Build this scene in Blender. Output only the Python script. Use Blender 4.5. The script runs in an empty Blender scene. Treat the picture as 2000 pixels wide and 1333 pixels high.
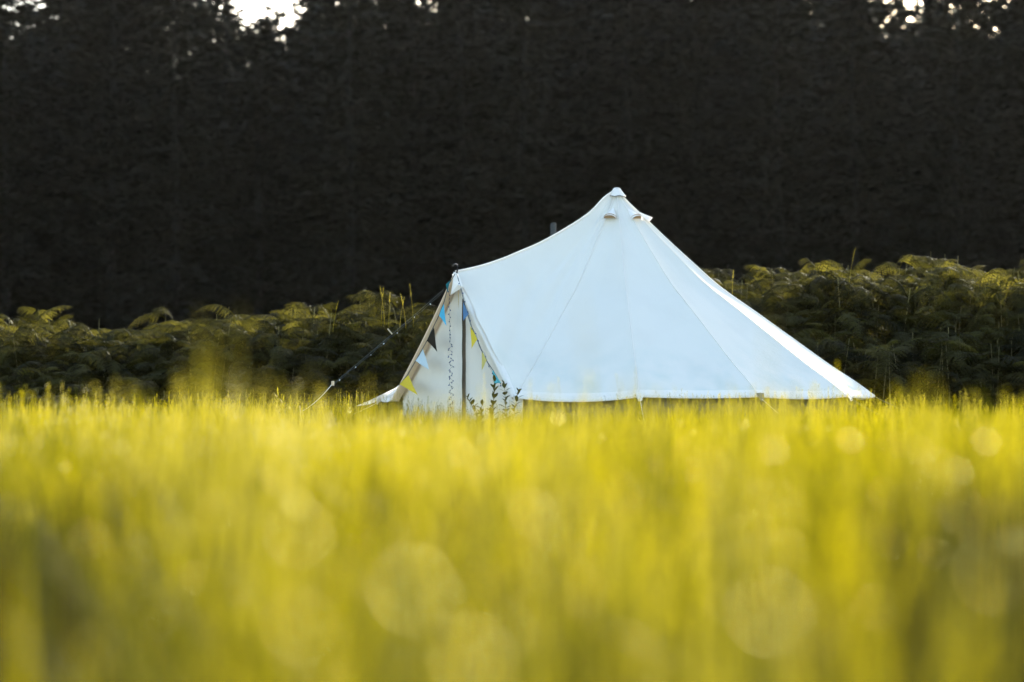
import bpy, math, random
import numpy as np
from mathutils import Vector, Euler, Matrix

R = math.radians
scene = bpy.context.scene
COL = scene.collection

# ------------------------------------------------------------------ camera, sky, sun, exposure
CAM_Z, FPX, HOR = 0.62, 4722.0, 772.0          # lens height (m), focal length in px of the 2000 px frame, horizon row
SUN_EL, SUN_AZ = R(17.5), R(15.5)              # sun behind the wood, right of the view direction (+Y)
cam = bpy.data.cameras.new('camera')
cam.lens = 85.0; cam.sensor_width = 36.0
cam.clip_start = 0.05; cam.clip_end = 3000
cam.dof.use_dof = True; cam.dof.focus_distance = 25.6; cam.dof.aperture_fstop = 1.4
camo = bpy.data.objects.new('camera', cam); COL.objects.link(camo)
camo.location = (0, 0, CAM_Z)
camo.rotation_euler = (R(90) + math.atan((HOR - 666.5) / FPX), 0, 0)
scene.camera = camo

world = bpy.data.worlds.new('World'); scene.world = world
world.use_nodes = True
wn = world.node_tree; wn.nodes.clear()
sky = wn.nodes.new('ShaderNodeTexSky'); sky.sky_type = 'NISHITA'
sky.sun_disc = False
sky.sun_elevation = SUN_EL; sky.sun_rotation = SUN_AZ
sky.air_density = 1.0; sky.dust_density = 1.5; sky.ozone_density = 1.2
bg = wn.nodes.new('ShaderNodeBackground'); bg.inputs['Strength'].default_value = 0.15
wo = wn.nodes.new('ShaderNodeOutputWorld')
wn.links.new(sky.outputs[0], bg.inputs[0]); wn.links.new(bg.outputs[0], wo.inputs[0])

sun = bpy.data.lights.new('sun', 'SUN'); sun.energy = 4.2; sun.angle = R(0.5); sun.color = (1.0, 0.95, 0.86)
suno = bpy.data.objects.new('sun', sun); COL.objects.link(suno)
SUN_DIR = Vector((math.cos(SUN_EL) * math.sin(SUN_AZ), math.cos(SUN_EL) * math.cos(SUN_AZ), math.sin(SUN_EL)))
suno.rotation_euler = SUN_DIR.to_track_quat('Z', 'Y').to_euler()
suno.location = (20, 40, 40)

vs = scene.view_settings
vs.view_transform = 'Standard'; vs.look = 'None'; vs.exposure = 2.25; vs.gamma = 1.0; vs.use_curve_mapping = False
scene.render.engine = 'CYCLES'
cy = scene.cycles
cy.max_bounces = 8; cy.diffuse_bounces = 4; cy.glossy_bounces = 2; cy.transmission_bounces = 4; cy.transparent_max_bounces = 4
cy.sample_clamp_indirect = 4.0
cy.use_denoising = True

# ------------------------------------------------------------------ helpers
def tag(o, label=None, cat=None, group=None, kind=None):
    if label: o['label'] = label
    if cat: o['category'] = cat
    if group: o['group'] = group
    if kind: o['kind'] = kind
    return o

def mesh(name, verts, faces, mat=None, smooth=True):
    me = bpy.data.meshes.new(name)
    me.from_pydata([tuple(v) for v in verts], [], faces)
    if mat: me.materials.append(mat)
    if smooth and len(me.polygons):
        me.polygons.foreach_set('use_smooth', [True] * len(me.polygons))
    me.update()
    return me

def obj(name, me, parent=None, loc=None):
    o = bpy.data.objects.new(name, me); COL.objects.link(o)
    if parent: o.parent = parent
    if loc is not None: o.location = loc
    return o

def empty(name, loc=(0, 0, 0), rz=0.0):
    o = bpy.data.objects.new(name, None); COL.objects.link(o)
    o.location = loc; o.rotation_euler = (0, 0, rz); o.empty_display_size = 0.1
    return o

class MB:
    """collects geometry for ONE mesh"""
    def __init__(s): s.v = []; s.f = []
    def add(s, v, f):
        b = len(s.v); s.v += [tuple(p) for p in v]; s.f += [tuple(i + b for i in q) for q in f]
    def quad(s, a, b, c, d): s.add([a, b, c, d], [(0, 1, 2, 3)])
    def tube(s, pts, rad, n=6, cap=True):
        pts = [Vector(p) for p in pts]; m = len(pts)
        rads = rad if isinstance(rad, (list, tuple)) else [rad] * m
        vs_, fs = [], []
        up = Vector((0, 0, 1))
        for i, p in enumerate(pts):
            d = (pts[min(i + 1, m - 1)] - pts[max(i - 1, 0)]).normalized()
            a = d.cross(up)
            if a.length < 1e-3: a = d.cross(Vector((1, 0, 0)))
            a.normalize(); b = d.cross(a)
            for k in range(n):
                t = 2 * math.pi * k / n
                vs_.append(p + (a * math.cos(t) + b * math.sin(t)) * rads[i])
        for i in range(m - 1):
            for k in range(n):
                k2 = (k + 1) % n
                fs.append((i * n + k, i * n + k2, (i + 1) * n + k2, (i + 1) * n + k))
        if cap:
            fs.append(tuple(range(n - 1, -1, -1))); fs.append(tuple((m - 1) * n + k for k in range(n)))
        s.add(vs_, fs)
    def box(s, c, sx, sy, sz, rot=None):
        c = Vector(c); vs_ = []
        for x in (-1, 1):
            for y in (-1, 1):
                for z in (-1, 1):
                    p = Vector((x * sx / 2, y * sy / 2, z * sz / 2))
                    if rot: p = rot @ p
                    vs_.append(c + p)
        s.add(vs_, [(0, 1, 3, 2), (4, 6, 7, 5), (0, 4, 5, 1), (2, 3, 7, 6), (0, 2, 6, 4), (1, 5, 7, 3)])
    def mesh(s, name, mat=None, smooth=True): return mesh(name, s.v, s.f, mat, smooth)
    def build(s, name, mat=None, parent=None, smooth=True): return obj(name, s.mesh(name, mat, smooth), parent)

def at(px, py, d):
    """point of the place seen at pixel (px, py) of the 2000 px photograph, d metres away"""
    return Vector(((px - 1000) / FPX * d, d, CAM_Z + (HOR - py) / FPX * d))

def children(o): return [c for c in bpy.data.objects if c.parent == o]

# smooth noise for terrain / heights
def vnoise(x, y, seed=0):
    xi, yi = math.floor(x), math.floor(y); fx, fy = x - xi, y - yi
    def h(a, b):
        n = math.sin(a * 127.1 + b * 311.7 + seed * 74.7) * 43758.5453
        return n - math.floor(n)
    fx = fx * fx * (3 - 2 * fx); fy = fy * fy * (3 - 2 * fy)
    return (h(xi, yi) * (1 - fx) + h(xi + 1, yi) * fx) * (1 - fy) + (h(xi, yi + 1) * (1 - fx) + h(xi + 1, yi + 1) * fx) * fy

# ------------------------------------------------------------------ materials
def new_mat(name):
    m = bpy.data.materials.new(name); m.use_nodes = True
    nt = m.node_tree; nt.nodes.clear()
    return m, nt, nt.nodes, nt.links

def leafy(name, c1, c2, trans=0.5, tcol=None, gloss=0.06, rough=0.4, nscale=0.6, rand=0.25, gcol=(0.9, 0.9, 0.8)):
    """leaf: diffuse + translucent + thin gloss; hue drifts per plant and in patches"""
    m, nt, N, L = new_mat(name)
    out = N.new('ShaderNodeOutputMaterial')
    geo = N.new('ShaderNodeNewGeometry'); oi = N.new('ShaderNodeObjectInfo')
    no = N.new('ShaderNodeTexNoise'); no.inputs['Scale'].default_value = nscale; no.inputs['Detail'].default_value = 3
    L.new(geo.outputs['Position'], no.inputs['Vector'])
    ad = N.new('ShaderNodeMath'); ad.operation = 'MULTIPLY_ADD'
    L.new(oi.outputs['Random'], ad.inputs[0]); ad.inputs[1].default_value = rand * 2
    sub = N.new('ShaderNodeMath'); sub.operation = 'SUBTRACT'
    L.new(no.outputs['Fac'], sub.inputs[0]); sub.inputs[1].default_value = rand
    L.new(sub.outputs[0], ad.inputs[2])
    mr = N.new('ShaderNodeMapRange'); mr.inputs[1].default_value = 0.3; mr.inputs[2].default_value = 0.7
    L.new(ad.outputs[0], mr.inputs[0])
    mx = N.new('ShaderNodeMix'); mx.data_type = 'RGBA'
    mx.inputs['A'].default_value = (*c1, 1); mx.inputs['B'].default_value = (*c2, 1)
    L.new(mr.outputs[0], mx.inputs['Factor'])
    df = N.new('ShaderNodeBsdfDiffuse'); L.new(mx.outputs['Result'], df.inputs['Color'])
    tr = N.new('ShaderNodeBsdfTranslucent')
    if tcol:
        mt = N.new('ShaderNodeMix'); mt.data_type = 'RGBA'; mt.blend_type = 'MULTIPLY'
        mt.inputs['Factor'].default_value = 1.0
        L.new(mx.outputs['Result'], mt.inputs['A']); mt.inputs['B'].default_value = (*tcol, 1)
        L.new(mt.outputs['Result'], tr.inputs['Color'])
    else:
        L.new(mx.outputs['Result'], tr.inputs['Color'])
    ms = N.new('ShaderNodeMixShader'); ms.inputs[0].default_value = trans
    L.new(df.outputs[0], ms.inputs[1]); L.new(tr.outputs[0], ms.inputs[2])
    gl = N.new('ShaderNodeBsdfGlossy'); gl.inputs['Roughness'].default_value = rough
    gl.inputs['Color'].default_value = (*gcol, 1)
    fr = N.new('ShaderNodeLayerWeight'); fr.inputs['Blend'].default_value = 0.25
    gm = N.new('ShaderNodeMath'); gm.operation = 'MULTIPLY'; L.new(fr.outputs['Facing'], gm.inputs[0]); gm.inputs[1].default_value = gloss
    m2 = N.new('ShaderNodeMixShader'); L.new(gm.outputs[0], m2.inputs[0])
    L.new(ms.outputs[0], m2.inputs[1]); L.new(gl.outputs[0], m2.inputs[2])
    L.new(m2.outputs[0], out.inputs[0])
    return m

def cloth(name, col, trans=0.25, stain=None, weave=900, bump=0.10, tcol=None):
    m, nt, N, L = new_mat(name)
    out = N.new('ShaderNodeOutputMaterial')
    geo = N.new('ShaderNodeNewGeometry')
    no = N.new('ShaderNodeTexNoise'); no.inputs['Scale'].default_value = 2.2; no.inputs['Detail'].default_value = 6
    L.new(geo.outputs['Position'], no.inputs['Vector'])
    base = N.new('ShaderNodeMix'); base.data_type = 'RGBA'
    base.inputs['A'].default_value = (*col, 1); base.inputs['B'].default_value = (*[c * 0.96 for c in col], 1)
    mr = N.new('ShaderNodeMapRange'); mr.inputs[1].default_value = 0.45; mr.inputs[2].default_value = 0.75
    L.new(no.outputs['Fac'], mr.inputs[0]); L.new(mr.outputs[0], base.inputs['Factor'])
    cout = base.outputs['Result']
    if stain:
        # mildew and dirt gathered near the hem, streaky and patchy
        sep = N.new('ShaderNodeSeparateXYZ'); L.new(geo.outputs['Position'], sep.inputs[0])
        mp = N.new('ShaderNodeMapping'); mp.inputs['Scale'].default_value = (4, 4, 0.5); L.new(geo.outputs['Position'], mp.inputs['Vector'])
        n2 = N.new('ShaderNodeTexNoise'); n2.inputs['Scale'].default_value = 1.0; n2.inputs['Detail'].default_value = 5
        L.new(mp.outputs[0], n2.inputs['Vector'])
        hz = N.new('ShaderNodeMapRange'); hz.inputs[1].default_value = 1.25; hz.inputs[2].default_value = 0.6; L.new(sep.outputs['Z'], hz.inputs[0])
        nz = N.new('ShaderNodeMapRange'); nz.inputs[1].default_value = 0.42; nz.inputs[2].default_value = 0.72; L.new(n2.outputs['Fac'], nz.inputs[0])
        mu = N.new('ShaderNodeMath'); mu.operation = 'MULTIPLY'; L.new(hz.outputs[0], mu.inputs[0]); L.new(nz.outputs[0], mu.inputs[1])
        mu2 = N.new('ShaderNodeMath'); mu2.operation = 'MULTIPLY'; mu2.inputs[1].default_value = 0.45; L.new(mu.outputs[0], mu2.inputs[0])
        st = N.new('ShaderNodeMix'); st.data_type = 'RGBA'; L.new(mu2.outputs[0], st.inputs['Factor'])
        L.new(cout, st.inputs['A']); st.inputs['B'].default_value = (*stain, 1)
        cout = st.outputs['Result']
    df = N.new('ShaderNodeBsdfDiffuse'); L.new(cout, df.inputs['Color'])
    tr = N.new('ShaderNodeBsdfTranslucent')
    if tcol: tr.inputs['Color'].default_value = (*tcol, 1)
    else: L.new(cout, tr.inputs['Color'])
    # fold and weave relief
    mp2 = N.new('ShaderNodeMapping'); mp2.inputs['Scale'].default_value = (3.5, 3.5, 1.2); L.new(geo.outputs['Position'], mp2.inputs['Vector'])
    n3 = N.new('ShaderNodeTexNoise'); n3.inputs['Scale'].default_value = 1.6; n3.inputs['Detail'].default_value = 4
    L.new(mp2.outputs[0], n3.inputs['Vector'])
    bp = N.new('ShaderNodeBump'); bp.inputs['Strength'].default_value = bump; bp.inputs['Distance'].default_value = 0.05
    L.new(n3.outputs['Fac'], bp.inputs['Height'])
    L.new(bp.outputs[0], df.inputs['Normal']); L.new(bp.outputs[0], tr.inputs['Normal'])
    ms = N.new('ShaderNodeMixShader'); ms.inputs[0].default_value = trans
    L.new(df.outputs[0], ms.inputs[1]); L.new(tr.outputs[0], ms.inputs[2]); L.new(ms.outputs[0], out.inputs[0])
    return m

def plain(name, col, rough=0.7, nscale=8, var=0.25, metal=0.0, spec=0.3, stretch=(1, 1, 1)):
    m, nt, N, L = new_mat(name)
    out = N.new('ShaderNodeOutputMaterial'); pb = N.new('ShaderNodeBsdfPrincipled')
    geo = N.new('ShaderNodeNewGeometry'); mp = N.new('ShaderNodeMapping'); mp.inputs['Scale'].default_value = stretch
    L.new(geo.outputs['Position'], mp.inputs['Vector'])
    no = N.new('ShaderNodeTexNoise'); no.inputs['Scale'].default_value = nscale; no.inputs['Detail'].default_value = 5
    L.new(mp.outputs[0], no.inputs['Vector'])
    mx = N.new('ShaderNodeMix'); mx.data_type = 'RGBA'
    mx.inputs['A'].default_value = (*[c * (1 - var) for c in col], 1); mx.inputs['B'].default_value = (*[min(1, c * (1 + var)) for c in col], 1)
    L.new(no.outputs['Fac'], mx.inputs['Factor']); L.new(mx.outputs['Result'], pb.inputs['Base Color'])
    pb.inputs['Roughness'].default_value = rough; pb.inputs['Metallic'].default_value = metal
    pb.inputs['Specular IOR Level'].default_value = spec
    bp = N.new('ShaderNodeBump'); bp.inputs['Strength'].default_value = 0.3; bp.inputs['Distance'].default_value = 0.01
    L.new(no.outputs['Fac'], bp.inputs['Height']); L.new(bp.outputs[0], pb.inputs['Normal'])
    L.new(pb.outputs[0], out.inputs[0])
    return m

M = {}
M['canvas'] = cloth('canvas', (0.75, 0.70, 0.60), trans=0.13, stain=(0.42, 0.52, 0.46))
M['canvas_band'] = cloth('canvas_band', (0.86, 0.80, 0.71), trans=0.22)
M['door_canvas'] = cloth('door_canvas', (0.80, 0.73, 0.62), trans=0.15, bump=0.25)
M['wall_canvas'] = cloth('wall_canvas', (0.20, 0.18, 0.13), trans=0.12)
M['sunlit_edge'] = cloth('sunlit_edge', (0.62, 0.46, 0.30), trans=0.1)  # canvas door edge, sunlight on it put into the tan colour
M['zip'] = plain('zip', (0.10, 0.075, 0.05), 0.8)
M['vent_mesh'] = plain('vent_mesh', (0.40, 0.26, 0.14), 0.9)
M['rope'] = plain('rope', (0.10, 0.11, 0.10), 0.8, 60)
M['white_rope'] = plain('white_rope', (0.75, 0.73, 0.66), 0.8, 60)
M['wood'] = plain('wood', (0.55, 0.42, 0.25), 0.6, 20, stretch=(1, 1, 0.1))
M['post_wood'] = plain('post_wood', (0.05, 0.047, 0.038), 0.8, 12, stretch=(6, 6, 0.4))
M['iron'] = plain('iron', (0.03, 0.028, 0.026), 0.45, 30, metal=0.6)
M['cord'] = plain('cord', (0.05, 0.06, 0.06), 0.6, 60)
M['bulb'] = plain('bulb', (0.025, 0.055, 0.15), 0.25, 30, spec=0.6)
M['clear_bulb'] = plain('clear_bulb', (0.75, 0.75, 0.68), 0.12, 30, spec=0.8)
for nm, c in dict(sky_blue=(0.10, 0.50, 0.72), teal=(0.12, 0.48, 0.50), dark_teal=(0.02, 0.12, 0.14), yellow=(0.72, 0.55, 0.06),
                  pale_yellow=(0.62, 0.52, 0.16), charcoal=(0.035, 0.03, 0.022), pale_blue=(0.55, 0.66, 0.70), denim=(0.10, 0.20, 0.34)).items():
    M['flag_' + nm] = cloth('flag_' + nm, c, trans=0.35)
M['grass'] = leafy('grass', (0.056, 0.057, 0.0015), (0.31, 0.25, 0.003), trans=0.62, gloss=0.02, rough=0.4, nscale=0.6, rand=0.35)
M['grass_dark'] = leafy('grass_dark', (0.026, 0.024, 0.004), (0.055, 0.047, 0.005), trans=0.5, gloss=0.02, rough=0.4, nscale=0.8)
M['seed'] = leafy('seed', (0.20, 0.17, 0.012), (0.33, 0.27, 0.03), trans=0.55, gloss=0.05, rough=0.4, nscale=1.0)
M['weed_leaf'] = leafy('weed_leaf', (0.16, 0.15, 0.03), (0.26, 0.22, 0.05), trans=0.25, gloss=0.075, rough=0.3, gcol=(0.9, 0.86, 0.38))
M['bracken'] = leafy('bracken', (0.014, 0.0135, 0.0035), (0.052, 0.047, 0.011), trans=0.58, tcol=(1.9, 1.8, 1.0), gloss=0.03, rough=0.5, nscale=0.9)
M['stalk'] = plain('stalk', (0.16, 0.13, 0.04), 0.7, 12)
M['dark_weed'] = leafy('dark_weed', (0.075, 0.066, 0.010), (0.13, 0.11, 0.018), trans=0.35, gloss=0.1)
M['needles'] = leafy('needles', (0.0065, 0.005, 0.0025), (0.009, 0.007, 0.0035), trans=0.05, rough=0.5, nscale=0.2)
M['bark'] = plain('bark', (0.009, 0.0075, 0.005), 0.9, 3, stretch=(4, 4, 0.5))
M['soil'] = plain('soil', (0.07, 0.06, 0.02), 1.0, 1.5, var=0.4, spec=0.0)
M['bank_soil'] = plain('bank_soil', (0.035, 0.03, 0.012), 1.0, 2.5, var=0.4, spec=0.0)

# ------------------------------------------------------------------ ground and bank
def bank_h(x, y):
    """height of the earth bank the bracken grows on"""
    top = 0.30 + 0.55 / (1 + math.exp(-(x - 1.5) * 0.55)) + 0.10 * (vnoise(x * 0.45, 3.3, 4) - 0.5)
    t = min(1, max(0, (y - 30.2) / 3.2)); t = t * t * (3 - 2 * t)
    return top * t
def ground_z(x, y):
    return 0.05 * (vnoise(x * 0.35, y * 0.35, 1) - 0.5)

def sheet(name, xs, ys, fz, mat):
    vs_ = [(x, y, fz(x, y)) for y in ys for x in xs]
    n = len(xs)
    fs = [(j * n + i, j * n + i + 1, (j + 1) * n + i + 1, (j + 1) * n + i) for j in range(len(ys) - 1) for i in range(n - 1)]
    return obj(name, mesh(name, vs_, fs, mat))
gx = [-1500, -400, -120, -60] + [-30 + i * 1.0 for i in range(61)] + [60, 120, 400, 1500]
gy = [-400, -100, -30, -10] + [i * 1.0 for i in range(0, 60)] + [70, 90, 130, 250, 600, 2000]
g = sheet('ground', gx, gy, lambda x, y: ground_z(x, y) if -30 < x < 30 and -10 < y < 59 else 0.0, M['soil'])
tag(g, 'grassy field sheet reaching to the horizon', None, None, 'structure')
bx = [-30 + i * 0.75 for i in range(81)]
by = [30.0 + i * 0.4 for i in range(20)] + [40, 44, 47, 48]
def bfz(x, y):
    h = bank_h(x, y) - 0.06
    if y > 40: h *= max(0.0, (48 - y) / 8)
    return h
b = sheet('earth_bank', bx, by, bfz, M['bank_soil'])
tag(b, 'low earth bank behind the tent under the bracken', None, None, 'structure')

# ------------------------------------------------------------------ scattering (only for uncountable stuff)
def source(name, me):
    return bpy.data.objects.new(name, me)      # geometry source, not a member of the scene

def scatter(name, pts, rots, scls, idx, sources):
    me = bpy.data.meshes.new(name)
    me.from_pydata([tuple(p) for p in pts], [], [])
    a = me.attributes.new('rot', 'FLOAT_VECTOR', 'POINT'); a.data.foreach_set('vector', np.array(rots, dtype=np.float32).ravel())
    a = me.attributes.new('scl', 'FLOAT_VECTOR', 'POINT'); a.data.foreach_set('vector', np.array(scls, dtype=np.float32).ravel())
    a = me.attributes.new('idx', 'INT', 'POINT'); a.data.foreach_set('value', np.array(idx, dtype=np.int32))
    o = obj(name, me)
    ng = bpy.data.node_groups.new(name + '_scatter', 'GeometryNodeTree')
    ng.interface.new_socket('Geometry', in_out='INPUT', socket_type='NodeSocketGeometry')
    ng.interface.new_socket('Geometry', in_out='OUTPUT', socket_type='NodeSocketGeometry')
    N, L = ng.nodes, ng.links
    gi = N.new('NodeGroupInput'); go = N.new('NodeGroupOutput')
    ip = N.new('GeometryNodeInstanceOnPoints'); ip.inputs['Pick Instance'].default_value = True
    jn = N.new('GeometryNodeJoinGeometry')
    for s in reversed(sources):
        on = N.new('GeometryNodeObjectInfo'); on.inputs['Object'].default_value = s
        on.inputs['As Instance'].default_value = True
        L.new(on.outputs['Geometry'], jn.inputs[0])
    def attr(nm, t):
        n = N.new('GeometryNodeInputNamedAttribute'); n.data_type = t; n.inputs['Name'].default_value = nm
        return n.outputs['Attribute']
    L.new(gi.outputs[0], ip.inputs['Points']); L.new(jn.outputs[0], ip.inputs['Instance'])
    L.new(attr('idx', 'INT'), ip.inputs['Instance Index'])
    er = N.new('FunctionNodeEulerToRotation'); L.new(attr('rot', 'FLOAT_VECTOR'), er.inputs[0])
    L.new(er.outputs[0], ip.inputs['Rotation']); L.new(attr('scl', 'FLOAT_VECTOR'), ip.inputs['Scale'])
    L.new(ip.outputs[0], go.inputs[0])
    md = o.modifiers.new('scatter', 'NODES'); md.node_group = ng
    return o

# ------------------------------------------------------------------ conifer wood (far behind)
def crown_mesh(seed, H, base, width, dens, pine=False):
    rnd = random.Random(seed); mb = MB()
    z = base
    while z < H - 0.3:
        f = (z - base) / (H - base)
        rad = width * (min(1.0, 0.35 + f / 0.10) ** 0.5) * ((1 - f) ** 0.62) + 0.25
        nb = max(3, int((5 + rad * 1.6) * dens))
        for k in range(nb):
            a = rnd.random() * 6.283; L_ = rad * rnd.uniform(0.65, 1.08)
            droop = rnd.uniform(-0.25, 0.15) if not pine else rnd.uniform(-0.05, 0.35)
            d = Vector((math.cos(a), math.sin(a), droop)); side = Vector((-math.sin(a), math.cos(a), 0))
            n = max(3, int(L_ * 8.5))
            for i in range(n):
                t = (0.06 + 0.94 * (i + rnd.random()) / n)
                w = 0.55 * L_ * 0.35 * (1.15 - t)
                p = Vector((0, 0, z)) + d * (L_ * t) + side * rnd.uniform(-w, w) + Vector((0, 0, rnd.uniform(-0.25, 0.2) - 0.15 * t * t * L_ * 0.3))
                s = rnd.uniform(0.20, 0.46)
                u = (d + side * rnd.uniform(-0.9, 0.9) + Vector((0, 0, rnd.uniform(-0.6, 0.5)))).normalized()
                v = u.cross(Vector((rnd.uniform(-1, 1), rnd.uniform(-1, 1), rnd.uniform(0.2, 1)))).normalized()
                mb.add([p - u * s * 0.5, p - v * s * 0.3, p + u * s, p + v * s * 0.3], [(0, 1, 2, 3)])
        z += rnd.uniform(0.32, 0.5)
    return mb.mesh('crown', M['needles'], smooth=False)
def trunk_mesh(seed, H):
    rnd = random.Random(seed); mb = MB()
    pts = [Vector((rnd.uniform(-.08, .08) * i / 3, rnd.uniform(-.08, .08) * i / 3, H * i / 8 - (0.3 if i == 0 else 0))) for i in range(9)]
    mb.tube(pts, [0.30 * (1 - i / 8.6) + 0.015 for i in range(9)], 8)
    for k in range(14):
        z = rnd.uniform(0.15, 0.85) * H; a = rnd.random() * 6.28; l = (1 - z / H) * 2.6 + 0.4
        mb.tube([(0, 0, z), (math.cos(a) * l * .5, math.sin(a) * l * .5, z + .1), (math.cos(a) * l, math.sin(a) * l, z - .1)], [0.06, 0.04, 0.01], 4)
    return mb.mesh('trunk', M['bark'])
TREE_H = 24.0
tree_kinds = []
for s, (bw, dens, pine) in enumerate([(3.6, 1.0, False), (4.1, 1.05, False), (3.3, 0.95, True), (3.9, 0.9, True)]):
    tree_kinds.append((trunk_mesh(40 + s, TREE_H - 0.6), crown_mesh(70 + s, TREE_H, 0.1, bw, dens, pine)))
sparse_kind = (trunk_mesh(61, TREE_H - 0.6), crown_mesh(91, TREE_H, 1.5, 4.0, 0.85, True))
rt = random.Random(11)
def tree(x, y, h, kind, label, group, wide=1.0):
    t = empty('conifer_tree', (x, y, 0), rt.random() * 6.28)
    s = h / TREE_H
    for nm, me in zip(('trunk', 'crown'), kind):
        o = obj(nm, me, t); o.scale = (wide, wide, s)
    tag(t, label, 'tree', group)
    return t
GAP = lambda px: 448 < px < 572
for row, (yy, sp) in enumerate([(114, 4.0), (119, 4.3), (125, 4.6), (132, 5.0)]):
    half = yy * 0.2118 + 7
    n = int(2 * half / sp); 
    for i in range(n + 1):
        x = -half + (i + (row % 2) * 0.5) * sp + rt.uniform(-0.8, 0.8); y = yy + rt.uniform(-1.4, 1.4)
        px = 1000 + x / y * FPX
        lim = lambda py: CAM_Z + (HOR - py) / FPX * y
        kind = tree_kinds[rt.randrange(4)]; wide = 1.0
        if GAP(px):
            h = lim(rt.uniform(-15, 45)); lab = ('short dark conifer under the bright sky gap, ' + ('front row' if row == 0 else 'behind the front row'), 'short conifers under the sky gap')
        elif 1700 < px < 1990:
            if row == 0:
                h = rt.uniform(22, 24.5); kind = sparse_kind
            else: h = lim(rt.uniform(-70, 80))
            lab = ('thin dark conifer with sky specks in its crown, upper right, ' + ('front row' if row == 0 else 'behind others'), 'thin conifers with sky speckles')
        elif px < 90:
            h = lim(rt.uniform(-120, -40)); kind = sparse_kind if row == 1 else kind
            lab = ('dark conifer at the far left edge of the wood, ' + ('front row' if row == 0 else 'behind the front row'), 'conifers at the left edge of the wood')
        else:
            h = rt.uniform(23, 25.5); wide = rt.uniform(1.0, 1.15)
            wh = ('in the dark wood left of the bright sky gap' if px < 500 else 'in the wood between sky gap and tent peak' if px < 1080 else
                  'in the dark wood straight above the tent peak' if px < 1340 else 'in the dark wood above the right tent slope' if px < 1710 else 'in the dark wood beyond the right edge')
            lab = ('tall dark conifer ' + ('in front ' if row == 0 else 'deeper ') + wh, 'tall conifers of the shaded wood')
        tree(x, y, h, kind, *lab, wide=wide)

# the depth of the wood behind the counted trees
pts, rots, scls, idx = [], [], [], []
for yy in (139, 143, 147, 152, 158):
    x = -52
    while x < 54:
        px = 1000 + x / yy * FPX
        top = rt.uniform(8, 62) if 440 < px < 578 else rt.uniform(-80, 25) if 330 < px < 860 else rt.uniform(-130, 30) if 1690 < px < 2000 else rt.uniform(-20, 60) if px < 90 else -140
        h = CAM_Z + (HOR - top) / FPX * yy
        pts.append((x, yy + rt.uniform(-1, 1), 0)); rots.append((0, 0, rt.random() * 6.28)); scls.append((1.0, 1.0, h / TREE_H)); idx.append(rt.randrange(4))
        x += rt.uniform(1.6, 2.6)
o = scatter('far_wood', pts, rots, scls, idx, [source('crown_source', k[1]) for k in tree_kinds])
tag(o, 'dark depth of the conifer wood behind the front trees', None, None, 'stuff')

# ------------------------------------------------------------------ bracken
def frond_mesh(seed, L_=0.85, pairs=13):
    rnd = random.Random(seed); mb = MB()
    droop = rnd.uniform(0.35, 0.62); bend = rnd.uniform(-0.1, 0.1)
    def spine(s): return Vector((bend * s * s * L_, L_ * s * (1 - 0.12 * s), L_ * (0.25 * s - droop * s * s)))
    mb.tube([spine(i / 7) for i in range(8)], [0.006 * (1 - i / 8) + 0.001 for i in range(8)], 3, False)
    for i in range(pairs):
        s = 0.16 + 0.82 * i / pairs
        ln = L_ * 0.36 * (1 - s) ** 0.8 * rnd.uniform(0.88, 1.1) + 0.015
        p0 = spine(s); tan = (spine(min(1, s + .02)) - spine(s - .02)).normalized()
        for sd in (-1, 1):
            out = (Vector((sd, 0, rnd.uniform(-0.28, 0.05))) + tan * rnd.uniform(0.35, 0.55)).normalized()
            nrm = out.cross(tan).normalized() * sd
            npn = max(3, int(ln / 0.024))
            prv = p0
            for j in range(npn):
                t = (j + 0.6) / npn
                q = p0 + out * (ln * t) + Vector((0, 0, -0.30 * ln * t * t))
                w = 0.052 * (1 - t) ** 0.7 * (0.45 + 0.55 * ln / (L_ * 0.36)) * 0.50 + 0.003
                dirp = (q - prv).normalized() if j else out
                for s2 in (-1, 1):
                    lat = (dirp.cross(nrm) * s2 + dirp * 0.45).normalized() + nrm * rnd.uniform(-0.25, 0.25)
                    hw = ln / npn * 0.42
                    mb.add([q - dirp * hw, q + lat * w * 0.6 - dirp * hw * .9, q + lat * w, q + lat * w * .55 + dirp * hw, q + dirp * hw * .8], [(0, 1, 2, 3, 4)])
                prv = q
    return mb.mesh('frond', M['bracken'], smooth=False)
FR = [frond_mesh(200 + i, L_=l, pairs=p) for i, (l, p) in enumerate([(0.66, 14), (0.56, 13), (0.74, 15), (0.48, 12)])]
def stalk_mesh(h, seed):
    rnd = random.Random(seed); mb = MB()
    mb.tube([(0, 0, -0.1), (rnd.uniform(-.03, .03), rnd.uniform(-.03, .03), h * .5), (0, 0, h)], [0.008, 0.006, 0.004], 5, False)
    return mb.mesh('stalk', M['stalk'])
ST = [stalk_mesh(h, i) for i, h in enumerate((0.75, 0.95))]
rb = random.Random(5)
def bracken_proto(k):
    t = empty('bracken_plant')
    hgt = (0.75, 0.95)[k % 2]
    obj('stalk', ST[k % 2], t)
    n = (8, 9, 7)[k % 3]
    for i in range(n):
        f = obj('frond', FR[rb.randrange(4)], t, (0, 0, hgt * rb.uniform(0.62, 1.0)))
        f.rotation_euler = (rb.uniform(-0.35, 0.52), rb.uniform(-0.4, 0.4), i * 6.283 / n + rb.uniform(-0.5, 0.5))
        s = rb.uniform(0.52, 0.86); f.scale = (s, s, s)
    return t
protos = []
def copy_tree(root, kids):
    r = root.copy(); COL.objects.link(r)
    for c in kids:
        d = c.copy(); COL.objects.link(d); d.parent = r
    return r
BR = []
for k in range(6):
    p = bracken_proto(k); BR.append([p, [c for c in bpy.data.objects if c.parent == p], False])
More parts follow.
